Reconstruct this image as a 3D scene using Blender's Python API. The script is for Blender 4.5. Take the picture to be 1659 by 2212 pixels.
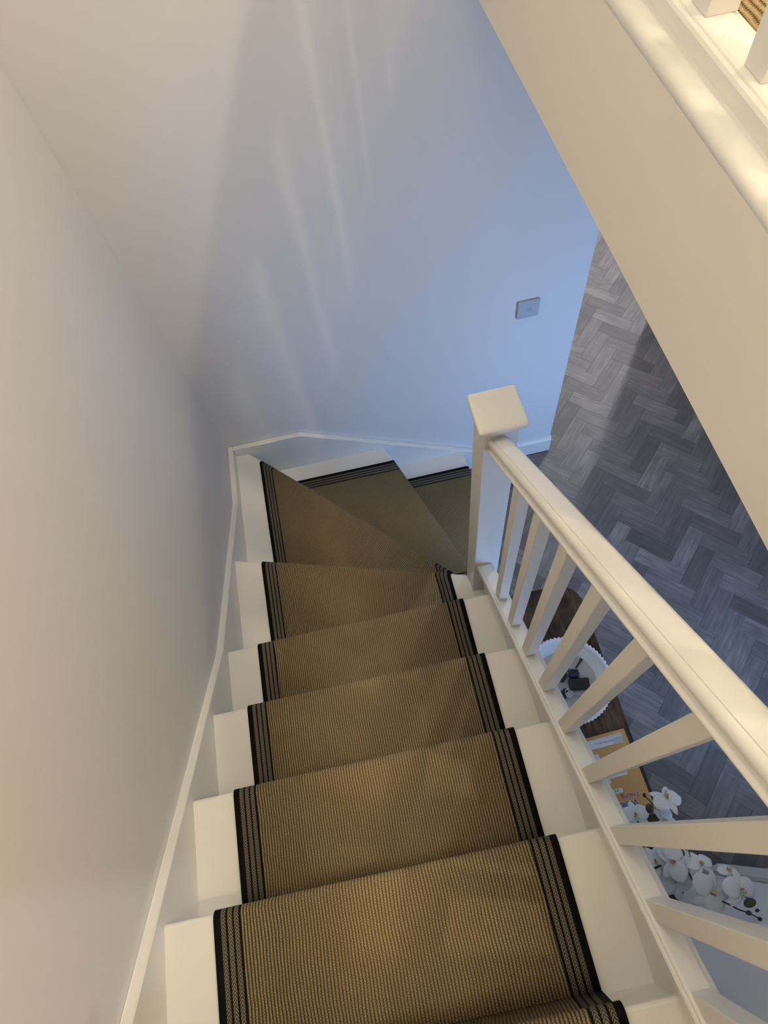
import bpy, bmesh, math, random
from mathutils import Vector, Matrix
PI = math.pi
random.seed(7)
for o in list(bpy.data.objects): bpy.data.objects.remove(o)
scn = bpy.context.scene
COL = scn.collection

# ------------------------------------------------------------------ camera
cam = bpy.data.cameras.new('camera'); camo = bpy.data.objects.new('camera', cam); COL.objects.link(camo)
cam.sensor_fit = 'HORIZONTAL'; cam.sensor_width = 36.0
cam.lens = 1379.68/1659*36.0; cam.clip_start = .02
rx, ry, rz = .4754, -.2189, -.0019
camo.matrix_world = Matrix.Translation((.6166,.2899,1.2791)) @ Matrix.Rotation(rz,4,'Z') @ Matrix.Rotation(rx,4,'X') @ Matrix.Rotation(ry,4,'Z')
scn.camera = camo

# ------------------------------------------------------------------ world, light, exposure
w = bpy.data.worlds.new('world'); scn.world = w; w.use_nodes = True
w.node_tree.nodes['Background'].inputs[0].default_value = (.75,.82,1,1)
w.node_tree.nodes['Background'].inputs[1].default_value = .3
vs = scn.view_settings
vs.view_transform = 'Standard'; vs.look = 'None'; vs.gamma = 1; vs.use_curve_mapping = False; vs.exposure = 0.0
WARM = (1,.80,.56)
def area(name, loc, size, power, col, target=None, sy=None):
    l = bpy.data.lights.new(name,'AREA'); l.size = size; l.energy = power; l.color = col
    if sy: l.shape = 'RECTANGLE'; l.size_y = sy
    o = bpy.data.objects.new(name,l); COL.objects.link(o); o.location = loc
    if target: o.rotation_euler = (Vector(target)-Vector(loc)).to_track_quat('-Z','Y').to_euler()
    return o
def point(name, loc, power, col, rad=.03):
    l = bpy.data.lights.new(name,'POINT'); l.energy = power; l.color = col; l.shadow_soft_size = rad
    o = bpy.data.objects.new(name,l); COL.objects.link(o); o.location = loc; return o
point('landing_lamp', (1.78,1.27,2.98), 30, (1,.82,.55), .03)
point('landing_lamp', (1.78,-.12,3.0), 66, (1,.83,.585), .016)
point('stairwell_lamp', (.45,1.2,3.08), 18, (1,.96,.80), .09)
el = area('entrance_daylight', (2.12,-.01,-1.0), .72, 13.5, (.28,.52,1), (1.35,2.05,-1.1), 1.15)
el.data.spread = math.radians(110)
point('back_room_lamp', (3.04,3.6,.15), 72, (.97,.97,1), .018)

# ------------------------------------------------------------------ materials
def newmat(name):
    m = bpy.data.materials.new(name); m.use_nodes = True
    return m, m.node_tree.nodes, m.node_tree.links, m.node_tree.nodes['Principled BSDF']
def N(ns, t, **k):
    n = ns.new(t)
    for a, b in k.items():
        if a.startswith('i_'): n.inputs[int(a[2:])].default_value = b
        else: setattr(n, a, b)
    return n
def mth(ns, ls, op, a, b=None, c=None):
    n = ns.new('ShaderNodeMath'); n.operation = op
    for i, x in enumerate((a,b,c)):
        if x is None: continue
        if isinstance(x,(int,float)): n.inputs[i].default_value = x
        else: ls.new(x, n.inputs[i])
    return n.outputs[0]
def mix(ns, ls, f, a, b):
    n = ns.new('ShaderNodeMix'); n.data_type = 'RGBA'
    for i, x in ((0,f),(6,a),(7,b)):
        if isinstance(x,(int,float)): n.inputs[i].default_value = x
        elif isinstance(x,tuple): n.inputs[i].default_value = x+(1,) if len(x)==3 else x
        else: ls.new(x, n.inputs[i])
    return n.outputs[2]
def simple(name, col, rough=.5, metal=0, noise=0, scale=40, bump=0, spec=.5):
    m, ns, ls, b = newmat(name)
    b.inputs['Base Color'].default_value = (*col,1); b.inputs['Roughness'].default_value = rough; b.inputs['Metallic'].default_value = metal
    b.inputs['Specular IOR Level'].default_value = spec
    tc = N(ns,'ShaderNodeTexCoord'); nz = N(ns,'ShaderNodeTexNoise'); nz.inputs['Scale'].default_value = scale; nz.inputs['Detail'].default_value = 4
    ls.new(tc.outputs['Object'], nz.inputs['Vector'])
    if noise:
        c = mix(ns, ls, mth(ns,ls,'MULTIPLY',nz.outputs[0],noise), col, tuple(x*.6 for x in col)); ls.new(c, b.inputs['Base Color'])
    if bump:
        bp = N(ns,'ShaderNodeBump'); bp.inputs['Strength'].default_value = bump; bp.inputs['Distance'].default_value = .001
        ls.new(nz.outputs[0], bp.inputs['Height']); ls.new(bp.outputs[0], b.inputs['Normal'])
    return m
WALL = simple('wall_paint', (.78,.765,.75), .85, noise=.04, scale=3, bump=.15, spec=.2)
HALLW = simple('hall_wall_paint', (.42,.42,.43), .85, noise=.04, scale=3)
CEIL = simple('ceiling_paint', (.82,.81,.79), .9, noise=.03, scale=3)
FASC = simple('fascia_paint', (.86,.82,.77), .7, noise=.05, scale=2.5, spec=.2)
GLOSS = simple('white_satin_woodwork', (.83,.82,.79), .38, noise=.05, scale=6, bump=.06)
DARK = simple('floor_joint', (.02,.02,.022), .9)
BOWL = simple('glazed_ceramic', (.82,.83,.84), .12, noise=.02)
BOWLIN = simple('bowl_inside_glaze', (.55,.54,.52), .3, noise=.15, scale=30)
BLK = simple('black_plastic', (.012,.012,.014), .35)
NAVY = simple('navy_webbing', (.012,.022,.09), .6)
STEEL = simple('steel', (.6,.6,.6), .25, 1)
BROWN = simple('brown_leather', (.05,.035,.018), .6, noise=.5, scale=90)
COVER = simple('book_cover', (.60,.36,.13), .4, noise=.06, scale=8)
PAPER = simple('paper', (.72,.73,.76), .7)
LINE = simple('print_ink', (.12,.12,.15), .8)
BLUE = simple('blue_print', (.04,.06,.22), .6)
RED = simple('red_print', (.42,.04,.09), .6)
PETAL = simple('orchid_petal', (.80,.82,.84), .5, noise=.05, scale=60)
LIP = simple('orchid_throat', (.72,.72,.50), .5, noise=.1, scale=60)
SPOT = simple('orchid_column', (.45,.17,.06), .5, noise=.6, scale=400)
STEM = simple('orchid_stem', (.018,.028,.02), .5, noise=.4, scale=80)
BUD = simple('orchid_bud', (.06,.07,.035), .5, noise=.4, scale=60)
POT = simple('pot_glaze', (.5,.5,.5), .4)
LEAF = simple('orchid_leaf', (.03,.07,.02), .4, noise=.3)
PLAS = simple('socket_plastic', (.50,.51,.55), .35)
BACK = simple('carpet_backing', (.10,.075,.045), .95)
for _m in (PETAL,):
    _m.node_tree.nodes['Principled BSDF'].inputs['Subsurface Weight'].default_value = .15
    _m.node_tree.nodes['Principled BSDF'].inputs['Subsurface Radius'].default_value = (.01,.01,.01)

def sisal_mat(name, pitch=.0066):
    m, ns, ls, b = newmat(name)
    uv = N(ns,'ShaderNodeUVMap'); sp = N(ns,'ShaderNodeSeparateXYZ'); ls.new(uv.outputs[0], sp.inputs[0])
    wn = N(ns,'ShaderNodeTexNoise'); wn.inputs['Scale'].default_value = 9; ls.new(uv.outputs[0], wn.inputs[0])
    wob = mth(ns,ls,'MULTIPLY',mth(ns,ls,'SUBTRACT',wn.outputs[0],.5),.010)
    u = mth(ns,ls,'DIVIDE',mth(ns,ls,'ADD',sp.outputs[0],wob),pitch)
    fu = mth(ns,ls,'FRACT',u)                                   # 0..1 over a cord and its gap
    cord = mth(ns,ls,'SINE',mth(ns,ls,'MULTIPLY',fu,PI))        # 1 at cord centre, 0 in the gap
    odd = mth(ns,ls,'MULTIPLY',mth(ns,ls,'MODULO',mth(ns,ls,'FLOOR',u),2),.5)
    v = mth(ns,ls,'ADD',mth(ns,ls,'DIVIDE',sp.outputs[1],.0046),odd)
    knot = mth(ns,ls,'SINE',mth(ns,ls,'MULTIPLY',v,2*PI))
    knot = mth(ns,ls,'MULTIPLY_ADD',knot,.5,.5)
    h = mth(ns,ls,'MULTIPLY',mth(ns,ls,'POWER',cord,.8),mth(ns,ls,'MULTIPLY_ADD',knot,.16,.84))
    gapdot = mth(ns,ls,'MULTIPLY',mth(ns,ls,'SUBTRACT',1.0,mth(ns,ls,'POWER',cord,.9)),mth(ns,ls,'MULTIPLY_ADD',knot,.95,.32))
    g = N(ns,'ShaderNodeClamp'); ls.new(mth(ns,ls,'MULTIPLY',gapdot,1.35), g.inputs[0])
    n1 = N(ns,'ShaderNodeTexNoise'); n1.inputs['Scale'].default_value = 420; n1.inputs['Detail'].default_value = 4; n1.inputs['Roughness'].default_value = .7; ls.new(uv.outputs[0], n1.inputs[0])
    fib = N(ns,'ShaderNodeMapRange'); fib.inputs[1].default_value = .34; fib.inputs[2].default_value = .66; ls.new(n1.outputs[0], fib.inputs[0])
    n2 = N(ns,'ShaderNodeTexNoise'); n2.inputs['Scale'].default_value = 14; n2.inputs['Detail'].default_value = 4; ls.new(uv.outputs[0], n2.inputs[0])
    c0 = mix(ns,ls,fib.outputs[0],(.19,.134,.065),(.60,.470,.282))
    c1 = mix(ns,ls,mth(ns,ls,'MULTIPLY',n2.outputs[0],.55),c0,(.335,.250,.120))
    c2 = mix(ns,ls,g.outputs[0],c1,(.052,.032,.016))
    ls.new(c2,b.inputs['Base Color']); b.inputs['Roughness'].default_value = .92; b.inputs['Specular IOR Level'].default_value = .15
    bp = N(ns,'ShaderNodeBump'); bp.inputs['Strength'].default_value = .7; bp.inputs['Distance'].default_value = .0025
    ls.new(h,bp.inputs['Height']); ls.new(bp.outputs[0],b.inputs['Normal'])
    return m
SISAL = sisal_mat('sisal_ribs')
def border_mat():
    m, ns, ls, b = newmat('braided_border')
    uv = N(ns,'ShaderNodeUVMap'); sp = N(ns,'ShaderNodeSeparateXYZ'); ls.new(uv.outputs[0], sp.inputs[0])
    U, V = sp.outputs[0], sp.outputs[1]
    tot = None; hh = None
    for c in (.0190,.0325,.0455):
        d = mth(ns,ls,'ABSOLUTE',mth(ns,ls,'SUBTRACT',U,c))
        inside = mth(ns,ls,'LESS_THAN',d,.0046)
        ph = mth(ns,ls,'FRACT',mth(ns,ls,'DIVIDE',mth(ns,ls,'ADD',V,mth(ns,ls,'MULTIPLY',d,1.55)),.0062))
        strand = mth(ns,ls,'GREATER_THAN',mth(ns,ls,'SINE',mth(ns,ls,'MULTIPLY',ph,PI)),.50)
        k = mth(ns,ls,'MULTIPLY',inside,strand)
        tot = k if tot is None else mth(ns,ls,'MAXIMUM',tot,k)
    n1 = N(ns,'ShaderNodeTexNoise'); n1.inputs['Scale'].default_value = 400; ls.new(uv.outputs[0], n1.inputs[0])
    st = mix(ns,ls,n1.outputs[0],(.115,.092,.062),(.26,.225,.17))
    c = mix(ns,ls,tot,(.0065,.0065,.0065),st)
    ls.new(c,b.inputs['Base Color']); b.inputs['Roughness'].default_value = .85; b.inputs['Specular IOR Level'].default_value = .12
    bp = N(ns,'ShaderNodeBump'); bp.inputs['Strength'].default_value = .5; bp.inputs['Distance'].default_value = .001
    ls.new(tot,bp.inputs['Height']); ls.new(bp.outputs[0],b.inputs['Normal'])
    return m
BORD = border_mat()
def wood_mat(name, cols, rough, sx, sy, rnd=True, blot=None):
    m, ns, ls, b = newmat(name)
    tc = N(ns,'ShaderNodeTexCoord'); oi = N(ns,'ShaderNodeObjectInfo')
    ad = N(ns,'ShaderNodeVectorMath',operation='ADD'); sc = N(ns,'ShaderNodeVectorMath',operation='SCALE')
    cb = N(ns,'ShaderNodeCombineXYZ')
    if rnd:
        for i in range(3): ls.new(oi.outputs['Random'],cb.inputs[i])
    ls.new(cb.outputs[0],sc.inputs[0]); sc.inputs[3].default_value = 37
    ls.new(tc.outputs['Object'],ad.inputs[0]); ls.new(sc.outputs[0],ad.inputs[1])
    mp = N(ns,'ShaderNodeMapping'); mp.inputs['Scale'].default_value = (sx,sy,1); ls.new(ad.outputs[0],mp.inputs[0])
    n1 = N(ns,'ShaderNodeTexNoise'); n1.inputs['Scale'].default_value = 1; n1.inputs['Detail'].default_value = 7; n1.inputs['Roughness'].default_value = .65
    ls.new(mp.outputs[0],n1.inputs[0])
    n2 = N(ns,'ShaderNodeTexNoise'); n2.inputs['Scale'].default_value = 11; n2.inputs['Detail'].default_value = 3; ls.new(ad.outputs[0],n2.inputs[0])
    r = N(ns,'ShaderNodeValToRGB'); e = r.color_ramp.elements
    e[0].position = .3; e[0].color = (*cols[0],1); e[1].position = .72; e[1].color = (*cols[2],1)
    q = e.new(.5); q.color = (*cols[1],1)
    ls.new(n1.outputs[0],r.inputs[0])
    base = r.outputs[0]
    if rnd:
        f = mth(ns,ls,'MULTIPLY',mth(ns,ls,'POWER',oi.outputs['Random'],1.3),.75)
        base = mix(ns,ls,f,base,tuple(x*.42 for x in cols[0]))
        rr = mth(ns,ls,'FRACT',mth(ns,ls,'MULTIPLY',oi.outputs['Random'],7.31))
        base = mix(ns,ls,mth(ns,ls,'MULTIPLY',rr,.38),base,(.145,.13,.12))
    if blot: base = mix(ns,ls,mth(ns,ls,'MULTIPLY',mth(ns,ls,'POWER',n2.outputs[0],2.0),2.0),base,blot)
    else: base = mix(ns,ls,mth(ns,ls,'MULTIPLY',mth(ns,ls,'POWER',n2.outputs[0],2.0),.9),base,(.075,.078,.09))
    ls.new(base,b.inputs['Base Color']); b.inputs['Roughness'].default_value = rough; b.inputs['Specular IOR Level'].default_value = .35
    bp = N(ns,'ShaderNodeBump'); bp.inputs['Strength'].default_value = .25; bp.inputs['Distance'].default_value = .0008
    ls.new(n1.outputs[0],bp.inputs['Height']); ls.new(bp.outputs[0],b.inputs['Normal'])
    return m
PLANK = wood_mat('grey_oak_plank', ((.165,.145,.138),(.275,.243,.23),(.42,.37,.345)), .45, 6, 62)
WALNUT = wood_mat('dark_stained_wood', ((.026,.015,.009),(.11,.064,.032),(.26,.155,.075)), .42, 70, 6, False, (.006,.004,.003))

# ------------------------------------------------------------------ mesh helpers
def link(name, me, m=None, parent=None, smooth=False):
    o = bpy.data.objects.new(name, me); COL.objects.link(o)
    if m is not None and not me.materials: me.materials.append(m)
    if parent is not None:
        o.parent = parent
        p = Vector((0,0,0)); q = parent
        while q is not None: p += q.location; q = q.parent
        o.location = -p
    if smooth:
        for f in me.polygons: f.use_smooth = True
    return o
def from_bm(name, bm, m, parent=None, smooth=False):
    me = bpy.data.meshes.new(name); bmesh.ops.recalc_face_normals(bm, faces=bm.faces[:]); bm.to_mesh(me); bm.free()
    return link(name, me, m, parent, smooth)
def bx(bm, x0,x1,y0,y1,z0,z1):
    vs_ = [bm.verts.new(p) for p in ((x0,y0,z0),(x1,y0,z0),(x1,y1,z0),(x0,y1,z0),(x0,y0,z1),(x1,y0,z1),(x1,y1,z1),(x0,y1,z1))]
    for f in ((3,2,1,0),(4,5,6,7),(0,1,5,4),(1,2,6,5),(2,3,7,6),(3,0,4,7)): bm.faces.new([vs_[i] for i in f])
    return vs_
def bevel(bm, w_, seg=2, edges=None):
    bmesh.ops.bevel(bm, geom=edges or bm.edges[:], offset=w_, segments=seg, affect='EDGES', profile=.5)
def box(name, x0,x1,y0,y1,z0,z1, m, parent=None, bv=0, seg=2, smooth=False):
    bm = bmesh.new(); bx(bm,x0,x1,y0,y1,z0,z1)
    if bv: bevel(bm,bv,seg)
    return from_bm(name,bm,m,parent,smooth)
def prism(name, poly, axis, a0, a1, m, parent=None, bv=0, seg=2, shear=None):
    """poly: 2D list; axis 'z' -> (x,y), 'x' -> (y,z), 'y' -> (x,z); extruded a0..a1. shear: z += shear*y"""
    bm = bmesh.new()
    def P(q,a):
        if axis=='z': return (q[0],q[1],a)
        if axis=='x': return (a,q[0],q[1])
        return (q[0],a,q[1]+(shear*a if shear else 0))
    A = [bm.verts.new(P(q,a0)) for q in poly]; B = [bm.verts.new(P(q,a1)) for q in poly]
    n = len(poly)
    bm.faces.new(A[::-1]); bm.faces.new(B)
    for i in range(n): bm.faces.new((A[i],A[(i+1)%n],B[(i+1)%n],B[i]))
    if bv: bevel(bm,bv,seg)
    return from_bm(name,bm,m,parent)
def tube(bm, pts, rad, seg=8):
    pts = [Vector(p) for p in pts]; rings = []
    rr = rad if isinstance(rad,(list,tuple)) else [rad]*len(pts)
    for i,p in enumerate(pts):
        d = (pts[min(i+1,len(pts)-1)]-pts[max(i-1,0)]).normalized()
        a = d.orthogonal().normalized(); b = d.cross(a)
        if rings:
            a = (pa - d*pa.dot(d)).normalized(); b = d.cross(a)
        pa = a
        rings.append([bm.verts.new(p+(a*math.cos(2*PI*k/seg)+b*math.sin(2*PI*k/seg))*rr[i]) for k in range(seg)])
    for i in range(len(rings)-1):
        for k in range(seg): bm.faces.new((rings[i][k],rings[i][(k+1)%seg],rings[i+1][(k+1)%seg],rings[i+1][k]))
    bm.faces.new(rings[0][::-1]); bm.faces.new(rings[-1])
def empty(name, loc):
    o = bpy.data.objects.new(name,None); COL.objects.link(o); o.location = loc; o.empty_display_size = .1; return o
def tag(o, label, cat, group=None):
    o['label'] = label; o['category'] = cat
    if group: o['group'] = group
    return o
def st(o): o['kind'] = 'structure'; return o

# ------------------------------------------------------------------ key dimensions (metres)
R_ = .2; G = .2427; S = R_/G          # riser, going, pitch slope
W = .913                              # clear tread width (left string to outer string)
YF = 2.021; YW = 2.046; XL = -.025    # far string face, far wall, left wall
ZF = -1.806; ZL = .8                  # hall floor, landing floor
XE = 1.582                            # free end of the far wall
ZT = 3.2
NX0,NX1,NY0,NY1 = .877,.962,1.060,1.145
XFA = 1.066                           # landing fascia
FY = -.03                             # entrance wall face

# ------------------------------------------------------------------ structure
st(box('wall_left', XL-.12,XL,-2.4,YW+.0,ZF-.1,ZT, WALL))
st(box('wall_far', XL-.12,XE,YW,YW+.12,ZF-.02,ZT, WALL))
st(box('wall_far_upper', XE,2.9,YW,YW+.12,.52,ZT, WALL))
st(box('wall_near', XL-.12,2.9,-2.52,-2.4,-.2,ZT, WALL))
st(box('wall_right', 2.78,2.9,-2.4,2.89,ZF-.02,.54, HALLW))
st(box('wall_right_upper', 2.78,2.9,-2.4,2.89,.54,ZT, WALL))
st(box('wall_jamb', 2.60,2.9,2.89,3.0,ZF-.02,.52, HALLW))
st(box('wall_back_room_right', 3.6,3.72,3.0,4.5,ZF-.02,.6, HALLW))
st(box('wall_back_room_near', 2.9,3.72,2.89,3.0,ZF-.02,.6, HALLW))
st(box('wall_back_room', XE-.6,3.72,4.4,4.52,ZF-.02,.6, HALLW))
st(box('wall_back_room_left', XE-.12,XE,YW+.12,4.4,ZF-.02,.52, WALL))
st(box('ceiling', XL-.12,2.9,-2.52,YW+.12,ZT,ZT+.1, CEIL))
st(box('ceiling_hall', XFA+.012,2.78,FY-.1,YW,.52,.56, CEIL))
st(box('ceiling_back_room', XE,3.6,YW+.12,4.4,.52,.6, CEIL))
# entrance wall under the landing, beside the door
st(box('wall_entrance', W+.027,1.612,FY-.11,FY,ZF-.02,.52, WALL))
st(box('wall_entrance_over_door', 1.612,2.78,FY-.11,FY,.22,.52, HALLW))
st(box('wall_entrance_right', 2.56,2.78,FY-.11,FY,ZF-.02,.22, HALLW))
tr = st(box('trim_1', 1.514,1.60,FY,FY+.016,ZF+.13,.2, GLOSS, None, .003)); tr['label'] = 'white door architrave beside the entrance'
tr = st(box('baseboard_entrance', W+.03,1.51,FY,FY+.014,ZF,ZF+.12, GLOSS, None, .003))
# spandrel panel under the flight
st(prism('wall_spandrel', [(-1.0,ZF-.02),(1.10,ZF-.02),(1.10,-S*1.10-.26),(-1.0,S*1.0-.26)], 'x', W+.006, W+.024, WALL))
# entrance door with frosted daylight pane
dr = empty('door_1', (2.09,FY-.06,ZF)); st(dr)
dm = bmesh.new(); bx(dm,1.64,1.78,FY-.09,FY-.05,ZF+.01,.2); bx(dm,2.40,2.54,FY-.09,FY-.05,ZF+.01,.2); bx(dm,1.78,2.40,FY-.09,FY-.05,ZF+.01,ZF+.25); bx(dm,1.78,2.40,FY-.09,FY-.05,.06,.2)
from_bm('door_frame', dm, GLOSS, dr)
gm, ns, ls, b = newmat('daylit_frosted_glass'); b.inputs['Base Color'].default_value=(.7,.8,.9,1); b.inputs['Emission Color'].default_value=(.55,.72,1,1); b.inputs['Emission Strength'].default_value=1.6
box('pane', 1.78,2.40,FY-.08,FY-.065,ZF+.25,.06, gm, dr)
box('threshold', 1.62,2.56,FY-.10,FY-.0475,ZF,ZF+.025, GLOSS, dr)

# landing: slab, fascia, nosing
st(box('floor_landing', XFA+.012,2.78,-.98,YW,.56,ZL-.008, CEIL))
st(box('floor_landing_near', XL,2.78,-2.4,-.98,.56,ZL-.008, CEIL))
st(box('wall_landing_fascia', XFA,XFA+.012,-.98,YW,.515,ZL-.018, FASC))
nb = [(XFA+.03,.774),(XFA+.014,.774)]
for i in range(9):
    a = PI*1.5-PI*i/8; nb.append((XFA+.0165+.0175*math.cos(a), .788+.0145*math.sin(a)))
nb += [(XFA+.030,.8030),(XFA+.060,.8035),(XFA+.060,.774)]
t2 = st(prism('trim_2', nb, 'y', -.98, YW, GLOSS)); t2['label'] = 'rounded white landing nosing above the fascia'
for f in t2.data.polygons: f.use_smooth = len(f.vertices)==4

# ------------------------------------------------------------------ hall floor: herringbone planks
fl = empty('floor', (2.0,1.5,ZF)); st(fl)
flo = box('subfloor', .94,3.6,-.14,4.4,ZF-.05,ZF-.0035, DARK, fl)
PW, PL = .0795, .2385
def rect_clip(poly, x0,x1,y0,y1):
    def cl(P, f, inter):
        out = []
        for i in range(len(P)):
            a, b_ = P[i-1], P[i]
            fa, fb = f(a), f(b_)
            if fa>=0 and fb>=0: out.append(b_)
            elif fa>=0 and fb<0: t=fa/(fa-fb); out.append((a[0]+(b_[0]-a[0])*t,a[1]+(b_[1]-a[1])*t))
            elif fa<0 and fb>=0: t=fa/(fa-fb); out += [(a[0]+(b_[0]-a[0])*t,a[1]+(b_[1]-a[1])*t), b_]
        return out
    for f in (lambda p:p[0]-x0, lambda p:x1-p[0], lambda p:p[1]-y0, lambda p:y1-p[1]):
        poly = cl(poly, f, None)
        if len(poly)<3: return []
    return poly
def plank_mesh():
    bm = bmesh.new(); e = .0004; h0=-.0035
    def rc(d,z): return [bm.verts.new(p) for p in ((d,d,z),(PL-d,d,z),(PL-d,PW-d,z),(d,PW-d,z))]
    A = rc(.0002,h0); B = rc(.0002,-.0007); C = rc(.0002+e,0)
    for a_,b_ in ((A,B),(B,C)):
        for i in range(4): bm.faces.new((a_[i],a_[(i+1)%4],b_[(i+1)%4],b_[i]))
    bm.faces.new(C)
    me = bpy.data.meshes.new('plank'); bm.to_mesh(me); bm.free(); me.materials.append(PLANK); return me
PM = plank_mesh()
r2 = 2**.5
A0, B0 = 3.463, .215
cands = []
for m_ in range(-14,15):
    for k in range(-60,60):
        a = A0 + k*PW + m_*3*PW; bb = B0 + k*PW - m_*3*PW
        # b-plank occupies a..a+PW, bb..bb+PL ; a-plank occupies a..a+PL, bb-PW..bb
        for kind in (0,1):
            if kind==0: cor = [(a,bb),(a+PW,bb),(a+PW,bb+PL),(a,bb+PL)]
            else: cor = [(a,bb-PW),(a+PL,bb-PW),(a+PL,bb),(a,bb)]
            xy = [((p-q)/r2,(p+q)/r2) for p,q in cor]
            cx = sum(p[0] for p in xy)/4; cy = sum(p[1] for p in xy)/4
            if .8<cx<2.9 and -.3<cy<4.6: cands.append((kind,a,bb,xy,cx,cy))
R1 = (.955,2.60,FY-.047,YW-.02); R2 = (XE+.002,2.6,FY-.047,4.4)
def visible(cx,cy):
    # footprint of the frame on the hall floor (generous), past the fascia
    v = camo.matrix_world.inverted() @ Vector((cx,cy,ZF))
    u = 829.5+1379.68*v.x/-v.z; t = 1106-1379.68*v.y/-v.z
    if not(-40<u<1700 and 0<t<2250): return False
    if u > 1060+.4975*t+60: return False
    if u < 1297-(t-485)*.245-70 and t<960: return False
    if t>=960 and u < 1010+(t-960)*.35: return False
    return True
full = []; stuff = bmesh.new(); nvis = 0
cands.sort(key=lambda c:(not visible(c[4],c[5]), -c[4]*0+abs(c[5]-1.2)))
for kind,a,bb,xy,cx,cy in cands:
    inside1 = all(R1[0]<=p[0]<=R1[1] and R1[2]<=p[1]<=R1[3] for p in xy)
    inside2 = all(R2[0]<=p[0]<=R2[1] and R2[2]<=p[1]<=R2[3] for p in xy)
    vis = visible(cx,cy) and nvis<298
    if (inside1 or inside2) and vis:
        o = bpy.data.objects.new('plank', PM); COL.objects.link(o); o.parent = fl
        if kind==0: org = (a+PW,bb); ang = PI/4+PI/2
        else: org = (a,bb-PW); ang = PI/4
        X = (org[0]-org[1])/r2; Y = (org[0]+org[1])/r2
        o.location = (X-2.0, Y-1.5, random.uniform(-.0002,.0002)); o.rotation_euler = (0,0,ang)
        nvis += 1
    else:
        polys = []
        if inside1 or inside2: polys = [xy]
        elif all(p[1]<=R1[3] for p in xy): polys = [rect_clip(xy,*R1)]
        elif all(p[0]>=R2[0] for p in xy): polys = [rect_clip(xy,*R2)]
        else: polys = [rect_clip(xy,*R1), rect_clip(xy,R2[0],R2[1],R1[3],R2[3])]
        bm = bmesh.new() if vis else stuff
        ok = False
        for P in polys:
            if len(P)<3: continue
            ar = abs(sum(P[i-1][0]*P[i][1]-P[i][0]*P[i-1][1] for i in range(len(P))))/2
            if ar < 4e-5: continue
            ok = True
            c = (sum(p[0] for p in P)/len(P), sum(p[1] for p in P)/len(P))
            T = [bm.verts.new((c[0]+(p[0]-c[0])*.992, c[1]+(p[1]-c[1])*.992, ZF)) for p in P]
            B = [bm.verts.new((c[0]+(p[0]-c[0])*.998, c[1]+(p[1]-c[1])*.998, ZF-.0035)) for p in P]
            bm.faces.new(T)
            for i in range(len(P)): bm.faces.new((B[i-1],B[i],T[i],T[i-1]))
        if vis:
            if ok:
                # local frame so that the grain runs along the plank
                ang = PI/4+PI/2 if kind==0 else PI/4
                M = Matrix.Translation((cx,cy,ZF)) @ Matrix.Rotation(ang,4,'Z')
                bmesh.ops.transform(bm, matrix=M.inverted(), verts=bm.verts)
                bmesh.ops.recalc_face_normals(bm, faces=bm.faces[:])
                me = bpy.data.meshes.new('plank'); bm.to_mesh(me); me.materials.append(PLANK)
                o = bpy.data.objects.new('plank',me); COL.objects.link(o); o.parent = fl
                o.location = (cx-2.0,cy-1.5,0); o.rotation_euler=(0,0,ang); nvis += 1
            bm.free()
so = from_bm('planks_beyond', stuff, PLANK, fl); so['kind'] = 'stuff'

# ------------------------------------------------------------------ staircase
sc_ = empty('staircase', (.45,-.97,ZF))
tag(sc_, 'white painted winder staircase with a closed string turning right down to the hall floor', 'staircase')
def tread(poly, z):
    return prism('tread', poly, 'z', z-.026, z, GLOSS, sc_, .007, 3)
for k in range(-3,5):
    tread([(-.006,(k-1)*G-.030),(W+.008,(k-1)*G-.030),(W+.008,k*G),(-.006,k*G)], -k*R_)
# winder lines: (x0,y0)-(x1,y1)
LA = ((0,1.397),(.90,1.119)); LB = ((.06,2.021),(.88,1.178)); LC = ((.689,2.021),(.986,1.152)); LD = ((1.094,2.021),(1.100,1.10))
def off(L, d):
    a = Vector(L[0]); b_ = Vector(L[1]); t = (b_-a).normalized(); n = Vector((-t.y,t.x))   # left normal
    return ((a+n*d)[:], (b_+n*d)[:])
def onx(L,x): (x0,y0),(x1,y1) = L; return (x, y0+(y1-y0)*(x-x0)/(x1-x0))
def ony(L,y): (x0,y0),(x1,y1) = L; return (x0+(x1-x0)*(y-y0)/(y1-y0), y)
tread([(-.006,4*G-.030),(W+.008,4*G-.030),(W+.008,NY0+.002),(NX0-.002,NY0+.002),(NX0-.002,onx(LA,NX0)[1]),(-.006,onx(LA,-.006)[1])], -5*R_)
LAi = off(LA,-.030); LBi = off(LB,-.030); LCi = off(LC,-.030)
tread([onx(LAi,-.006),onx(LAi,NX0-.002),(NX0-.002,onx(LB,NX0-.002)[1]),(.06,2.021),(.054,2.027),(-.006,2.027)], -6*R_)
tread([ony(LBi,2.027),(NX0-.002,onx(LBi,NX0-.002)[1]),(NX0+.02,NY1+.002),ony(LC,NY1+.002),ony(LC,2.027)], -7*R_)
tread([ony(LCi,2.021),ony(LCi,NY1+.002),(1.10,NY1+.002),(1.10,1.118),(1.13,1.118),(1.094,2.021)] if False else [ony(LCi,2.027),ony(LCi,NY1+.002),(1.100,NY1+.002),(1.094,2.027)], -8*R_)
def riser(L, z, x=None):
    a,b_ = off(L,-.020); c,d = off(L,-.034)
    prism('riser', [a,b_,d,c], 'z', z-R_, z-.026, GLOSS, sc_)
for k in range(-4,5): riser(((0,k*G),(W,k*G)), -k*R_ if k>-4 else ZL)
riser(((0,onx(LA,0)[1]),(NX0-.002,onx(LA,NX0-.002)[1])), -1.0)
riser((ony(LB,2.04),(NX0-.004,onx(LB,NX0-.004)[1])), -1.2)
riser((ony(LC,2.021),ony(LC,NY1+.004)), -1.4)
a_,b__ = off(LD,-.020); c_,d_ = off(LD,-.034)
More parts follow.
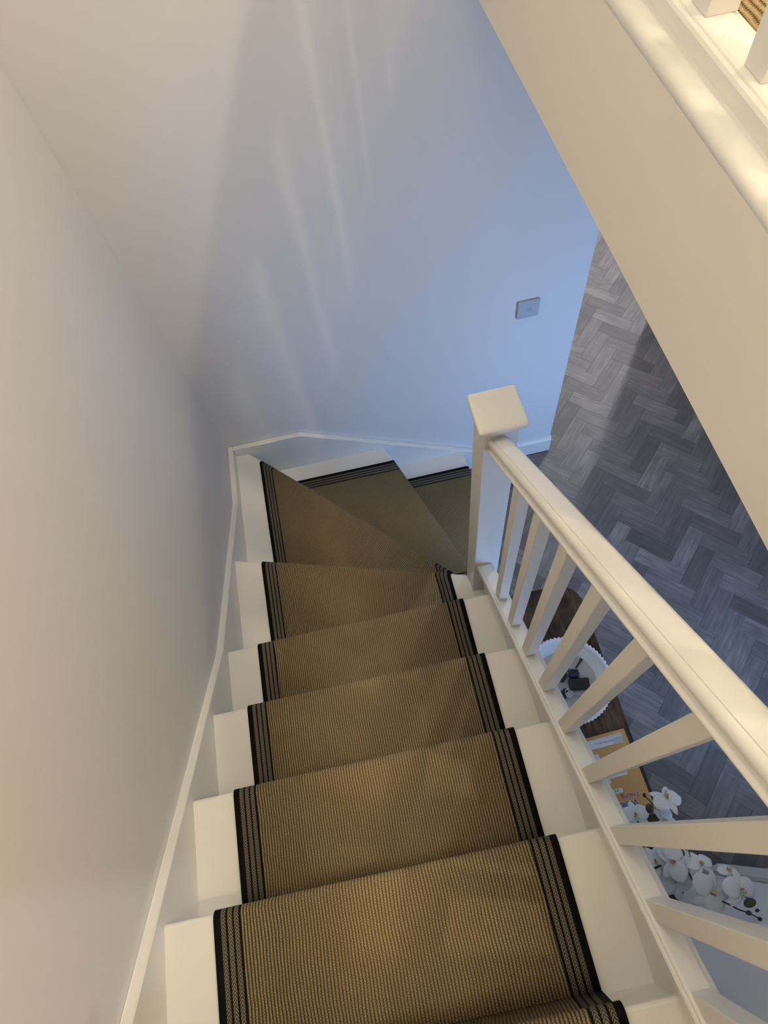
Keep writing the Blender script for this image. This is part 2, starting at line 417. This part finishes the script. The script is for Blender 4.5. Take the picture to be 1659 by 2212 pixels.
prism('riser', [a_,ony((a_,b__),NY1),ony((c_,d_),NY1),c_], 'z', ZF, -1.626, GLOSS, sc_)
# wall strings (25 mm proud of the plaster), pencil-round top edge
s0 = .037
prism('wall_string', [(-.97,.97*S+s0),(.96,-.96*S+s0),(1.741,-1.146),(YW,-1.146),(YW,-1.45),(1.3,-1.40),(.9,-.9*S-.42),(-.97,.97*S-.35)], 'x', XL+.0005, 0, GLOSS, sc_, .004, 2)
prism('wall_string', [(-.0,-1.146),(.316,-1.146),(1.245,-1.686),(1.245,ZF),(.95,ZF),(-.0,-1.46)], 'y', YF, YW-.0005, GLOSS, sc_, .004, 2)
prism('outer_string', [(-.97,.97*S+.088),(NY0,-NY0*S+.088),(NY0,-NY0*S-.27),(-.97,.97*S-.27)], 'x', W, W+.027, GLOSS, sc_, .002, 1)
prism('outer_string', [(NX1,-1.40),(1.06,-1.50),(1.09,-1.56),(1.09,ZF),(NX1,ZF)], 'y', 1.09, 1.117, GLOSS, sc_, .003, 1)
# skirting on the far wall up to its free end
bs = [(1.245,ZF),(1.60,ZF),(1.60,ZF+.121),(1.245,ZF+.121)]
bp_ = [(YW-.016,ZF),(YW,ZF),(YW,ZF+.123),(YW-.006,ZF+.123),(YW-.011,ZF+.112),(YW-.016,ZF+.104)]
sk = st(prism('baseboard_far', bp_, 'x', 1.246, XE+.004, GLOSS)); sk['label'] = 'white moulded skirting on the far wall'

# ------------------------------------------------------------------ balustrade of the flight
ba = empty('stair_balustrade', (.9135,NY0,-1.0))
tag(ba, 'white painted stair balustrade with square capped newel, moulded sloping handrail and square spindles', 'balustrade')
np_ = box('newel_post', NX0,NX1,NY0,NY1,-1.62,.056, GLOSS, ba, .003)
cp = box('newel_cap', NX0-.015,NX1+.015,NY0-.015,NY1+.015,.055,.077, GLOSS, np_, .0075, 4)
XC = .9135
hl = [(-.0245,-.046),(-.0270,-.0435),(-.0275,-.0405),(-.0258,-.0375),(-.0215,-.0360),(-.0190,-.0345),(-.0182,-.0315),(-.0192,-.0280),(-.0225,-.0240),(-.0245,-.0185),(-.0250,-.0130),(-.0240,-.0075),(-.0210,-.0030),(-.0170,.0002),(-.0150,.0006),(-.0142,.0000),(-.0138,.0020),(-.0120,.0026),(-.006,.0034)]
hp = hl+[(-x,z) for x,z in hl[::-1]]
HZ = .893
hr = prism('handrail', [(XC+x*1.02, HZ+z) for x,z in hp][::-1], 'y', -.97, NY0+.004, GLOSS, ba, 0, 1, -S)
for f in hr.data.polygons: f.use_smooth = len(f.vertices)==4
m_ = hr.modifiers.new('edges','EDGE_SPLIT'); m_.split_angle = math.radians(50)
def base_profile(xc, zt):
    h = .0265
    return [(xc-h,zt-.030),(xc-h,zt-.008),(xc-h+.002,zt-.004),(xc-h+.005,zt-.0025),(xc-h+.0072,zt-.0045),(xc-h+.0082,zt-.002),(xc-h+.012,zt),(xc+h-.012,zt),(xc+h-.0082,zt-.002),(xc+h-.0072,zt-.0045),(xc+h-.005,zt-.0025),(xc+h-.002,zt-.004),(xc+h,zt-.008),(xc+h,zt-.030)]
prism('base_rail', base_profile(XC,.118)[::-1], 'y', -.97, NY0+.004, GLOSS, ba, 0, 1, -S)
for i in range(17):
    y0 = .878 - .1105*i + 0.0
    if i==0: pass
    y0 -= .001
    y1 = y0+.030
    zb0, zt0 = .116, HZ-.044
    bm = bmesh.new()
    v = bx(bm, XC-.0148,XC+.0148,y0,y1,0,1)
    for q in v:
        q.co.z = (zb0 if q.co.z<.5 else zt0) - S*q.co.y
    bevel(bm,.0012,1)
    from_bm('spindle', bm, GLOSS, ba)

# ------------------------------------------------------------------ landing balustrade
lb = empty('landing_balustrade', (1.132,.6,ZL))
tag(lb, 'white painted landing balustrade with square spindles on a moulded base rail above the fascia', 'balustrade')
prism('base_rail', [(1.0975+(x-(XC-.0265))*1.2, z-.0025) for x,z in base_profile(XC,.834)][::-1], 'y', -.98, YW-.001, GLOSS, lb)
prism('handrail', [(1.135+x*1.02, 1.645+z) for x,z in hp][::-1], 'y', -.98, YW-.001, GLOSS, lb)
for i in range(-8,15):
    y0 = .927 + .140*i
    if y0>YW-.05 or y0<-.97: continue
    box('spindle', 1.115,1.155,y0,y0+.040,.831,1.603, GLOSS, lb, .0012, 1)

# ------------------------------------------------------------------ stair runner
rn = empty('stair_runner', (.46,0,ZF))
tag(rn, 'ribbed sisal stair runner with black braided borders laid down the white stairs', 'carpet runner')
TH = .008
def fold_profile(drop):
    p = [(-.012,TH)]
    for i in range(1,6):
        a = PI/2-PI/2*i/5; p.append((-.012+.018*math.cos(a), TH-.018+.018*math.sin(a)))
    p += [(.0055,-.022),(.001,-.031),(-.006,-.040),(-.0115,-.052),(-.0125,-drop+.005)]
    return p
def strip(name, mat, BL, BR, NL, NR, n, z, drop, u0, u1, uvdir, parent, lift=0, body=True):
    """one laid strip: flat quad BL,BR (back) to NL,NR (nosing line), then folded over the nosing along normal n"""
    n = Vector(n).normalized()
    prof = [(d,zz+lift*(1 if j<9 else 1)) for j,(d,zz) in enumerate(fold_profile(drop))]
    rows = [((Vector(BL),Vector(BR)),TH+lift,None)]
    nseg = 6
    for j in range(1,nseg):
        t = j/nseg
        rows.append(((Vector(BL).lerp(Vector(NL)+n*(-.012),t),Vector(BR).lerp(Vector(NR)+n*(-.012),t)),TH+lift,None))
    for d,zz in prof: rows.append(((Vector(NL)+n*d,Vector(NR)+n*d),zz,(d,zz)))
    bm = bmesh.new(); uvl = bm.loops.layers.uv.new('UVMap')
    top = []; bot = []; vv = []; arc = 0; prev = None
    for (L,R),zz,fd in rows:
        pl = Vector((L.x,L.y,z+zz)); pr = Vector((R.x,R.y,z+zz))
        top.append((bm.verts.new(pl),bm.verts.new(pr)))
        if prev is not None: arc_l = (pl-prev[0]).length; arc_r = (pr-prev[1]).length; vv.append((vv[-1][0]+arc_l,vv[-1][1]+arc_r))
        else: vv.append((0,0))
        prev = (pl,pr)
    # underside: offset towards the tread
    N_ = len(rows)
    for i,((L,R),zz,fd) in enumerate(rows):
        if fd is None: off_ = Vector((0,0,-(TH+lift)*.9))
        else:
            j = i-(N_-len(prof)); a = prof[max(j-1,0)]; b_ = prof[min(j+1,len(prof)-1)]
            tx,tz = b_[0]-a[0], b_[1]-a[1]; ln = math.hypot(tx,tz); nx,nz = tz/ln, -tx/ln
            off_ = Vector((n.x*nx*TH*.85,n.y*nx*TH*.85,nz*TH*.85)) if True else 0
        bot.append((bm.verts.new(Vector((L.x,L.y,z+zz))+off_),bm.verts.new(Vector((R.x,R.y,z+zz))+off_)))
    t = Vector((-n.y,n.x))
    def uv_of(i,s):
        (L,R),zz,fd = rows[i]
        P = (L,R)[s]
        if body:
            base = Vector(P) if fd is None else (Vector(NL),Vector(NR))[s]+n*(-.012)
            ub = base.dot(t); vb = base.dot(n)
            if fd is not None: vb += vv[i][s]-vv[nseg][s]
            return (ub,vb)
        return ((u0,u1)[s], vv[i][s]+z*3)
    for i in range(N_-1):
        f = bm.faces.new((top[i][0],top[i][1],top[i+1][1],top[i+1][0])); f.smooth = True
        for l,(ii,s) in zip(f.loops,((i,0),(i,1),(i+1,1),(i+1,0))): l[uvl].uv = uv_of(ii,s)
        for q in ((bot[i][1],bot[i][0],bot[i+1][0],bot[i+1][1]),(top[i][0],top[i+1][0],bot[i+1][0],bot[i][0]),(top[i+1][1],top[i][1],bot[i][1],bot[i+1][1])):
            f = bm.faces.new(q)
            for l in f.loops: l[uvl].uv = (.002,0) if not body else (0,0)
    bm.faces.new((top[0][1],top[0][0],bot[0][0],bot[0][1])); bm.faces.new((top[-1][0],top[-1][1],bot[-1][1],bot[-1][0]))
    bmesh.ops.recalc_face_normals(bm, faces=bm.faces[:])
    me = bpy.data.meshes.new(name); bm.to_mesh(me); bm.free(); me.materials.append(mat)
    return link(name, me, None, parent)
BW = .056
def section(z, at_back, at_nose, c0, c1, n, drop=R_, dw=BW):
    """c: coordinate across; at_back(c), at_nose(c) give points; border strips at both edges"""
    sg = 1 if c1>c0 else -1
    b0, b1 = c0+sg*dw, c1-sg*dw
    body = strip('runner_section', SISAL, at_back(b0), at_back(b1), at_nose(b0), at_nose(b1), n, z, drop, 0,0,0, rn, -.0006, True)
    strip('border', BORD, at_back(c0), at_back(b0), at_nose(c0), at_nose(b0), n, z, drop, 0,.0545,0, body, 0, False)
    strip('border', BORD, at_back(b1), at_back(c1), at_nose(b1), at_nose(c1), n, z, drop, .0545,0,0, body, 0, False)
CX0, CX1 = .104, .815
for k in range(-3,5):
    section(-k*R_, lambda c,k=k:(c,(k-1)*G-.012), lambda c,k=k:(c,k*G), CX0, CX1, (0,1))
def nrm(L):
    a=Vector(L[0]); b_=Vector(L[1]); t=(b_-a).normalized(); return (-t.y,t.x)
section(-1.0, lambda c:(c,4*G-.012), lambda c:onx(LA,c), .108, .815, nrm(LA))
LAb = off(LA,-.012); LBb = off(LB,-.012); LCb = off(LC,-.012)
section(-1.2, lambda c:onx(LAb,c), lambda c:onx(LB,c), .115, .838, nrm(LB), dw=.053)
section(-1.4, lambda c:ony(LBb,c), lambda c:ony(LC,c), 1.936, 1.232, nrm(LC))
section(-1.6, lambda c:ony(LCb,c), lambda c:ony(LD,c), 1.924, 1.232, nrm(LD), drop=.206)

# landing carpet
lcp = box('landing_carpet', 1.170,2.77,-.97,YW-.002,ZL-.008,ZL+.003, SISAL)
me = lcp.data; uvl = me.uv_layers.new(name='UVMap')
for lp in me.loops: uvl.data[lp.index].uv = (me.vertices[lp.vertex_index].co.x*.55, me.vertices[lp.vertex_index].co.y)
tag(lcp, 'ribbed sisal carpet on the landing floor behind the landing spindles', 'carpet')

# ------------------------------------------------------------------ phone socket plate on the far wall
so_ = empty('wall_socket', (1.354,YW,-.672)); tag(so_, 'square white single wall socket plate on the blue-lit far wall', 'socket')
box('back_box', 1.3115,1.3965,YW-.006,YW,-.7145,-.6295, PLAS, so_, .001,1)
fp = box('face_plate', 1.3095,1.3985,YW-.0115,YW-.006,-.7165,-.6275, PLAS, so_, .0015,2)
box('socket_insert', 1.346,1.366,YW-.0125,YW-.011,-.680,-.664, simple('socket_insert_plastic',(.42,.43,.47),.4), so_, .0004,1)

# ------------------------------------------------------------------ console table
ZTAB = -1.05
tb = empty('console_table', (1.11,.5,ZF)); tag(tb, 'narrow dark stained wooden console table with rounded corners below the balustrade', 'table')
X0,X1,Y0,Y1 = .957,1.267,-.024,1.024; rr = .085
poly = []
for cx,cy,a0 in ((X1-rr,Y1-rr,0),(X0+.02,Y1-.02,PI/2),(X0+.02,Y0+.02,PI),(X1-.06,Y0+.06,1.5*PI)):
    r__ = rr if a0==0 else (.06 if a0>4 else .02)
    for i in range(9): a = a0+PI/2*i/8; poly.append((cx+r__*math.cos(a), cy+r__*math.sin(a)))
tt = prism('table_top', poly, 'z', ZTAB-.032, ZTAB, WALNUT, tb, .002, 2)
box('shelf', X0+.03,X1-.03,.08,.92,-1.60,-1.575, WALNUT, tb, .002,1)
for x in (X0+.02,X1-.065):
    for y in (.05,.91): box('leg', x,x+.04,y,y+.04,ZF,ZTAB-.032, WALNUT, tb, .003,1)

# ------------------------------------------------------------------ fluted bowl
BC = Vector((1.108,.672)); RB = .150
bw = empty('trinket_bowl', (BC.x,BC.y,ZTAB)); tag(bw, 'round white ceramic bowl with a fluted rim holding keys on the console table', 'bowl')
def bowl():
    bm = bmesh.new(); NS = 476; rings = []
    prof = [(.0,.000,0),(.095,.000,0),(.106,.004,.3),(.120,.018,.7),(.134,.034,1),(.146,.046,1),(.1500,.0505,1),(.1490,.0535,1),(.1440,.0525,.9),(.1385,.047,.4),(.1325,.034,.15),(.1290,.014,.05),(.125,.007,0),(.100,.0055,0),(.0,.0055,0)]
    for r_,h,fa in prof:
        if r_==0: rings.append([bm.verts.new((BC.x,BC.y,ZTAB+h))]); continue
        ring = []
        for i in range(NS):
            a = 2*PI*i/NS
            rp = .5+.5*math.sin(a*66)
            rd = r_ + fa*.0036*(rp-.5); hz = h + fa*.0026*(rp-.5)
            ring.append(bm.verts.new((BC.x+rd*math.cos(a),BC.y+rd*math.sin(a),ZTAB+hz)))
        rings.append(ring)
    for a,b_ in zip(rings,rings[1:]):
        for i in range(NS):
            j = (i+1)%NS
            if len(a)==1: bm.faces.new((a[0],b_[i],b_[j]))
            elif len(b_)==1: bm.faces.new((a[i],b_[0],a[j]))
            else: bm.faces.new((a[i],b_[i],b_[j],a[j]))
    return from_bm('bowl_body', bm, BOWL, bw, True)
bowl()
bm = bmesh.new()
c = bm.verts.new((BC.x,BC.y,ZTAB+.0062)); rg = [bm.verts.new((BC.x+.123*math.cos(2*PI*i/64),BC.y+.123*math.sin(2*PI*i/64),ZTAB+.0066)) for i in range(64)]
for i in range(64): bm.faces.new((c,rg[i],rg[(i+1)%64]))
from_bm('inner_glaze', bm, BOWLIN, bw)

# keys and bits in the bowl
ZB = ZTAB+.007
def ell(bm, c, rx_, ry_, rz_, rot=0, seg=16):
    m = Matrix.Translation(c) @ Matrix.Rotation(rot,4,'Z') @ Matrix.Diagonal((rx_,ry_,rz_,1))
    bmesh.ops.create_uvsphere(bm, u_segments=seg, v_segments=seg//2, radius=1, matrix=m)
kf = empty('key_fob', (1.112,.712,ZB)); tag(kf, 'black car key fob with steel rings at the left of the bowl', 'keys')
bm = bmesh.new(); bx(bm,-.030,.030,-.017,.017,-.006,.006); bevel(bm,.005,3); bmesh.ops.transform(bm,matrix=Matrix.Translation((1.106,.705,ZB+.007))@Matrix.Rotation(.9,4,'Z'),verts=bm.verts)
from_bm('fob', bm, BLK, kf)
def ring(name, c, r_, t, parent, tilt=(0,0)):
    bm = bmesh.new(); pts = []
    M = Matrix.Translation(c) @ Matrix.Rotation(tilt[0],4,'X') @ Matrix.Rotation(tilt[1],4,'Y')
    tube(bm,[M@Vector((r_*math.cos(2*PI*i/24),r_*math.sin(2*PI*i/24),0)) for i in range(25)],t,6)
    return from_bm(name,bm,STEEL,parent,True)
for i,(x,y) in enumerate(((1.122,.716),(1.126,.708),(1.119,.700),(1.129,.718))): ring('key_ring',(x,y,ZB+.018+i*.004),.013+.001*i,.0011,kf,(.5+.2*i,.3*i))
def key(name, c, ang, parent):
    bm = bmesh.new()
    bmesh.ops.create_cone(bm, cap_ends=True, segments=18, radius1=.011, radius2=.011, depth=.0022)
    bx(bm,.009,.042,-.0035,.0035,-.0011,.0011)
    for i in range(4): bx(bm,.018+i*.006,.021+i*.006,.0035,.0055,-.0011,.0011)
    bmesh.ops.transform(bm,matrix=Matrix.Translation(c)@Matrix.Rotation(ang,4,'Z')@Matrix.Rotation(.08,4,'Y'),verts=bm.verts)
    return from_bm(name,bm,STEEL,parent)
key('key',(1.128,.705,ZB+.010),-.9,kf)
tk = empty('house_keys', (1.10,.64,ZB)); tag(tk, 'bunch of house keys on a black tag near the front of the bowl', 'keys')
bm = bmesh.new(); bx(bm,-.024,.024,-.014,.014,-.004,.004); bevel(bm,.003,2); bmesh.ops.transform(bm,matrix=Matrix.Translation((1.086,.632,ZB+.006))@Matrix.Rotation(.5,4,'Z'),verts=bm.verts)
from_bm('key_tag', bm, BLK, tk)
for c,a in (((1.108,.640,ZB+.008),.2),((1.112,.632,ZB+.011),-.4),((1.104,.627,ZB+.014),1.0)): key('key',c,a,tk)
ring('key_ring',(1.104,.636,ZB+.014),.012,.0011,tk,(.3,.4))
fb = empty('blue_key_fob', (1.141,.69,ZB)); tag(fb, 'rounded navy blue key fob in the middle of the bowl', 'keys')
bm = bmesh.new(); bx(bm,-.018,.018,-.016,.016,-.008,.008); bevel(bm,.007,4); bmesh.ops.transform(bm,matrix=Matrix.Translation((1.143,.694,ZB+.012))@Matrix.Rotation(-.2,4,'Z'),verts=bm.verts)
from_bm('fob', bm, BLK, fb)
box('blue_band', 1.1245,1.1615,.686,.693,ZB+.0195,ZB+.0212, NAVY, fb, .0005,1)
wl = empty('black_purse', (1.15,.655,ZB)); tag(wl, 'small black leather coin purse with a steel edged end in the bowl', 'purse')
bm = bmesh.new(); bx(bm,-.036,.036,-.021,.021,-.009,.009); bevel(bm,.007,3); bmesh.ops.transform(bm,matrix=Matrix.Translation((1.150,.655,ZB+.0105))@Matrix.Rotation(-.15,4,'Z'),verts=bm.verts)
from_bm('purse_body', bm, BLK, wl)
for i in range(3):
    bm = bmesh.new(); tube(bm,[(1.150,.683-.004*i,ZB+.012),(1.194,.668-.004*i,ZB+.013)],.0011,6); from_bm('wire', bm, STEEL, wl, True)
cdp = [((1.137,.741,ZB+.004),(1.150,.738,ZB+.006),(1.159,.742,ZB+.006),(1.164,.752,ZB+.007)),((1.158,.712,ZB+.004),(1.168,.720,ZB+.006),(1.178,.729,ZB+.007),(1.187,.738,ZB+.008))]
for i,pts in enumerate(cdp):
    bm = bmesh.new(); tube(bm,pts,(.003,.0035,.0035,.0055),8)
    o = from_bm('leather_toggle', bm, BROWN, None, True)
    tag(o, ('brown leather cord end nearer the keys in the bowl','brown leather cord end nearer the bowl rim, right of the other')[i], 'cord')

# ------------------------------------------------------------------ workbook
bk = empty('activity_book', (1.14,.354,ZTAB)); tag(bk, 'orange softcover tracing workbook lying on the console table beside the bowl', 'book')
def place_book(o):   # slight turn of the whole book about its corner
    pass
BA = math.radians(2.2)
BO = Vector((1.2475,.4855,0))         # bottom-left corner of the cover (reader's view), book up = -y, right = -x
def bpt(u,v,z=0):                     # u to the reader's right, v up the page
    x, y = -u, -v
    return Vector((BO.x+x*math.cos(BA)-y*math.sin(BA), BO.y+x*math.sin(BA)+y*math.cos(BA), z))
def bslab(name, u0,u1,v0,v1,z0,z1,m,parent,bv=0):
    bm = bmesh.new(); v = bx(bm,u0,u1,v0,v1,z0,z1)
    if bv: bevel(bm,bv,2,[e for e in bm.edges if abs(e.verts[0].co.z-e.verts[1].co.z)>1e-5])
    for q in bm.verts: q.co = bpt(q.co.x,q.co.y,q.co.z)
    return from_bm(name,bm,m,parent)
bslab('pages', .001,.203,.001,.263,ZTAB,ZTAB+.006, PAPER, bk)
cv = bslab('cover', 0,.205,0,.265,ZTAB+.006,ZTAB+.0068, COVER, bk)
ZC = ZTAB+.0068
def txt(name, s, u, v, size, m, bold=0, z=.0003, parent=None, sx=1):
    cu = bpy.data.curves.new(name,'FONT'); cu.body = s; cu.size = size; cu.extrude = .0002; cu.offset = bold
    ob = bpy.data.objects.new(name,cu); COL.objects.link(ob)
    bpy.context.view_layer.update()
    me = bpy.data.meshes.new_from_object(ob.evaluated_get(bpy.context.evaluated_depsgraph_get()))
    bpy.data.objects.remove(ob)
    for q in me.vertices: q.co = bpt(u+q.co.x*sx, v+q.co.y, ZC+z+q.co.z)
    me.materials.clear()
    o = link(name, me, m, parent or bk)
    o['label'] = 'lettering reading '+s
    return o
txt('title_edge', 'WORD', .0465, .2125, .0212, PAPER, .0016, .0003, cv)
txt('title_lettering', 'WORD', .0465, .2125, .0212, BLUE, .0006, .0007, cv)
txt('subtitle_edge', 'Tracing', .031, .1930, .0196, PAPER, .0013, .0003, cv)
txt('subtitle_lettering', 'Tracing', .031, .1930, .0196, RED, .0004, .0007, cv)
bslab('label_panel', .077,.150,.1705,.1835,ZC,ZC+.0003,PAPER,cv,.005)
txt('small_lettering', 'A B', .0905, .1735, .0088, BLUE, .0001, .0004, cv)
bslab('label_panel', .014,.190,.0105,.0390,ZC,ZC+.0003,PAPER,cv,.003)
bslab('label_panel', .111,.190,.056,.100,ZC,ZC+.0003,PAPER,cv,.001)
bslab('label_panel', .044,.125,.106,.1365,ZC,ZC+.0003,PAPER,cv,.001)
bslab('label_panel', .104,.16,.1365,.150,ZC,ZC+.0003,PAPER,cv,.001)
bslab('emblem', .079,.087,.122,.129,ZC+.0003,ZC+.0005,LINE,cv)
bm = bmesh.new(); random.seed(3)
for r_,(v_,n_,e_) in enumerate(((.0365,3,.04),(.0335,2,.033),(.0300,5,.055),(.0270,6,.078),(.0240,9,.095),(.0208,3,.03),(.0148,5,.055))):
    u_ = .014
    while u_ < .014+e_:
        l = random.uniform(.004,.010); bx(bm,u_,u_+l,v_-.0006,v_+.0006,ZC+.0003,ZC+.0005); u_ += l+.0012
bx(bm,.074,.093,.1165,.1175,ZC+.0003,ZC+.0005)
for q in bm.verts: q.co = bpt(q.co.x,q.co.y,q.co.z)
o = from_bm('fine_print', bm, LINE, cv); o['kind'] = 'stuff'

# ------------------------------------------------------------------ orchid
orc = empty('potted_orchid', (1.01,.13,ZTAB)); tag(orc, 'white orchid with arching flower sprays and dark buds at the end of the table', 'plant')
bm = bmesh.new()
prev = None
for r_,h in ((.0,0),(.034,0),(.040,.03),(.046,.075),(.048,.08),(.044,.08),(.041,.07),(.0,.068)):
    ring_ = [bm.verts.new((1.01,.13,ZTAB+h))] if r_==0 else [bm.verts.new((1.01+r_*math.cos(2*PI*i/24),.13+r_*math.sin(2*PI*i/24),ZTAB+h)) for i in range(24)]
    if prev:
        for i in range(24):
            j=(i+1)%24
            if len(prev)==1: bm.faces.new((prev[0],ring_[i],ring_[j]))
            elif len(ring_)==1: bm.faces.new((prev[i],ring_[0],prev[j]))
            else: bm.faces.new((prev[i],ring_[i],ring_[j],prev[j]))
    prev = ring_
from_bm('pot', bm, POT, orc, True)
def interp(a, b_, z):  # point seen along one sight line, at height z
    t = (z+.62)/(-.1); return Vector((b_[0]+(a[0]-b_[0])*t, b_[1]+(a[1]-b_[1])*t, z))
def petal(bm, L, Wd, M, cup=.25, tip=1.0, nu=7, nv=6):
    g = []
    for i in range(nu+1):
        s = i/nu
        wdt = Wd*math.sin(PI*min(1,(s*.92+.06)))**.6*(1-.25*s*tip)
        row = []
        for j in range(nv+1):
            q = j/nv*2-1
            p = Vector((q*wdt*.5, s*L, cup*L*(-.5*s*s+.12*math.sin(s*PI)) - cup*Wd*.30*q*q*.5 + .0007*math.sin(9*q+5*s)))
            row.append(bm.verts.new(M@p))
        g.append(row)
    for i in range(nu):
        for j in range(nv): bm.faces.new((g[i][j],g[i][j+1],g[i+1][j+1],g[i+1][j]))
def flower(c, nrm_, up, sz):
    n = Vector(nrm_).normalized(); u = Vector(up); u = (u-n*u.dot(n)).normalized(); x = u.cross(n)
    B = Matrix((x,u,n)).transposed().to_4x4()
    M0 = Matrix.Translation(c) @ B
    bm = bmesh.new()
    for ang in (80,-80):
        petal(bm, sz*1.0, sz*1.20, M0@Matrix.Translation((0,0,.002))@Matrix.Rotation(math.radians(ang),4,'Z'), .30)
    for ang in (0,138,-138):
        petal(bm, sz*.98, sz*.62, M0@Matrix.Rotation(math.radians(ang),4,'Z'), .35, 1.3)
    me = bpy.data.meshes.new('flower'); bm.to_mesh(me); bm.free()
    o = link('flower', me, PETAL, orc, True)
    sm = o.modifiers.new('thickness','SOLIDIFY'); sm.thickness = .0006
    bm = bmesh.new()
    petal(bm, sz*.42, sz*.34, M0@Matrix.Translation((0,-sz*.04,.004))@Matrix.Rotation(math.radians(180),4,'Z')@Matrix.Rotation(.7,4,'X'), -.5)
    for ang in (60,-60): petal(bm, sz*.24, sz*.2, M0@Matrix.Translation((0,-sz*.05,.004))@Matrix.Rotation(math.radians(180+ang),4,'Z')@Matrix.Rotation(1.0,4,'X'), -.6)
    me = bpy.data.meshes.new('lip'); bm.to_mesh(me); bm.free()
    l = bpy.data.objects.new('lip', me); COL.objects.link(l); me.materials.append(LIP); l.parent = o
    sm = l.modifiers.new('thickness','SOLIDIFY'); sm.thickness = .0006
    bm = bmesh.new()
    for dx,dy,dz,r_ in ((0,0,.006,.0030),(.0025,-.004,.008,.0018),(-.0025,-.005,.008,.0018),(0,-.008,.007,.0014),(.003,.002,.007,.0014)):
        ell(bm, M0@Vector((dx,dy,dz)), r_,r_,r_, 0, 8)
    me = bpy.data.meshes.new('column'); bm.to_mesh(me); bm.free()
    l = bpy.data.objects.new('column', me); COL.objects.link(l); me.materials.append(SPOT); l.parent = o
    return o
FL = [ # (point at z=-.72), (point at z=-.62), z, facing, up, size
 ((1.207,.259),(1.177,.260),-.66,(.25,.45,.85),(.2,-1,.2),.040),
 ((1.109,.237),(1.085,.240),-.70,(-.1,.3,1),(0,1,0),.036),
 ((1.182,.208),(1.154,.212),-.70,(.3,-.1,1),(1,-.3,0),.034),
 ((1.121,.121),(1.096,.129),-.64,(-.4,.3,1),(-.5,1,0),.038),
 ((1.165,.110),(1.138,.119),-.62,(-.1,.2,1),(1,-.1,0),.042),
 ((1.205,.107),(1.176,.116),-.64,(.9,-.1,.5),(0,1,.3),.030),
 ((1.151,.069),(1.124,.080),-.66,(.0,-.2,1),(0,-1,0),.044),
 ((1.230,.094),(1.199,.104),-.62,(.2,.6,.9),(0,1,0),.032),
 ((1.228,.025),(1.198,.038),-.60,(.1,-.2,1),(-.9,-.3,0),.046),
 ((1.290,.066),(1.256,.077),-.62,(.4,.6,.6),(0,1,0),.024),
 ((1.305,.018),(1.271,.032),-.58,(.35,-.05,1),(.2,1,0),.042),
]
for a,b_,z,nn,up,szz in FL: flower(interp(a,b_,z),nn,up,szz*1.12)
def pts(L): return [interp(a,b_,z) if isinstance(a,tuple) else Vector(a_) for a,b_,z in L]
def stem(pp, r0, r1, nm='stem'):
    # smooth the polyline
    P = [Vector(p) for p in pp]; Q = []
    for i in range(len(P)-1):
        p0 = P[max(i-1,0)]; p1=P[i]; p2=P[i+1]; p3=P[min(i+2,len(P)-1)]
        for j in range(5):
            t=j/5; Q.append(.5*((2*p1)+(-p0+p2)*t+(2*p0-5*p1+4*p2-p3)*t*t+(-p0+3*p1-3*p2+p3)*t**3))
    Q.append(P[-1]); bm = bmesh.new(); n = len(Q)
    tube(bm,Q,[r0+(r1-r0)*i/(n-1) for i in range(n)],8); return from_bm(nm,bm,STEM,orc,True)
stem([(1.01,.13,ZTAB+.07),(1.02,.12,-.85),(1.06,.11,-.66),interp((1.165,.110),(1.138,.119),-.63)-Vector((0,0,.004)),interp((1.190,.083),(1.162,.094),-.625),interp((1.200,.051),(1.171,.063),-.615),interp((1.242,.009),(1.211,.023),-.608),interp((1.265,-.008),(1.232,.007),-.600),interp((1.283,-.022),(1.25,-.007),-.59),interp((1.302,-.033),(1.268,-.017),-.585),interp((1.323,-.05),(1.288,-.033),-.575)],.0032,.0013)
stem([(1.01,.14,ZTAB+.07),(1.02,.17,-.85),(1.05,.21,-.72),interp((1.182,.200),(1.154,.205),-.71),interp((1.165,.25),(1.138,.255),-.70),interp((1.151,.278),(1.125,.279),-.70)],.003,.0013)
def bud(c, L, Wd, d, m):
    bm = bmesh.new(); dv = Vector(d).normalized()
    M = Matrix.Translation(c) @ dv.to_track_quat('Z','Y').to_matrix().to_4x4() @ Matrix.Diagonal((Wd,Wd,L,1))
    bmesh.ops.create_uvsphere(bm,u_segments=14,v_segments=10,radius=1,matrix=M); return from_bm('bud',bm,m,orc,True)
bud(interp((1.315,-.013),(1.28,.002),-.575),.015,.0095,(1,.15,.1),BUD)
bud(interp((1.302,-.033),(1.268,-.017),-.582),.007,.0055,(1,-.3,.2),BUD)
bud(interp((1.326,-.032),(1.290,-.016),-.575),.005,.0038,(1,.3,.2),STEM)
bud(interp((1.323,-.050),(1.288,-.033),-.574),.005,.0042,(1,-.2,.2),STEM)
bud(interp((1.153,.243),(1.126,.246),-.66),.013,.0105,(0,1,.3),BUD)
bud(interp((1.151,.278),(1.125,.279),-.70),.006,.0045,(0,1,.3),STEM)
for a in (.3,1.6,2.9,4.4):
    bm = bmesh.new()
    M = Matrix.Translation((1.01,.13,ZTAB+.07))@Matrix.Rotation(a,4,'Z')@Matrix.Rotation(.35,4,'X')
    petal(bm,.10,.045,M,.6)
    me = bpy.data.meshes.new('leaf'); bm.to_mesh(me); bm.free(); o = link('leaf',me,LEAF,orc,True)
    sm = o.modifiers.new('thickness','SOLIDIFY'); sm.thickness = .002
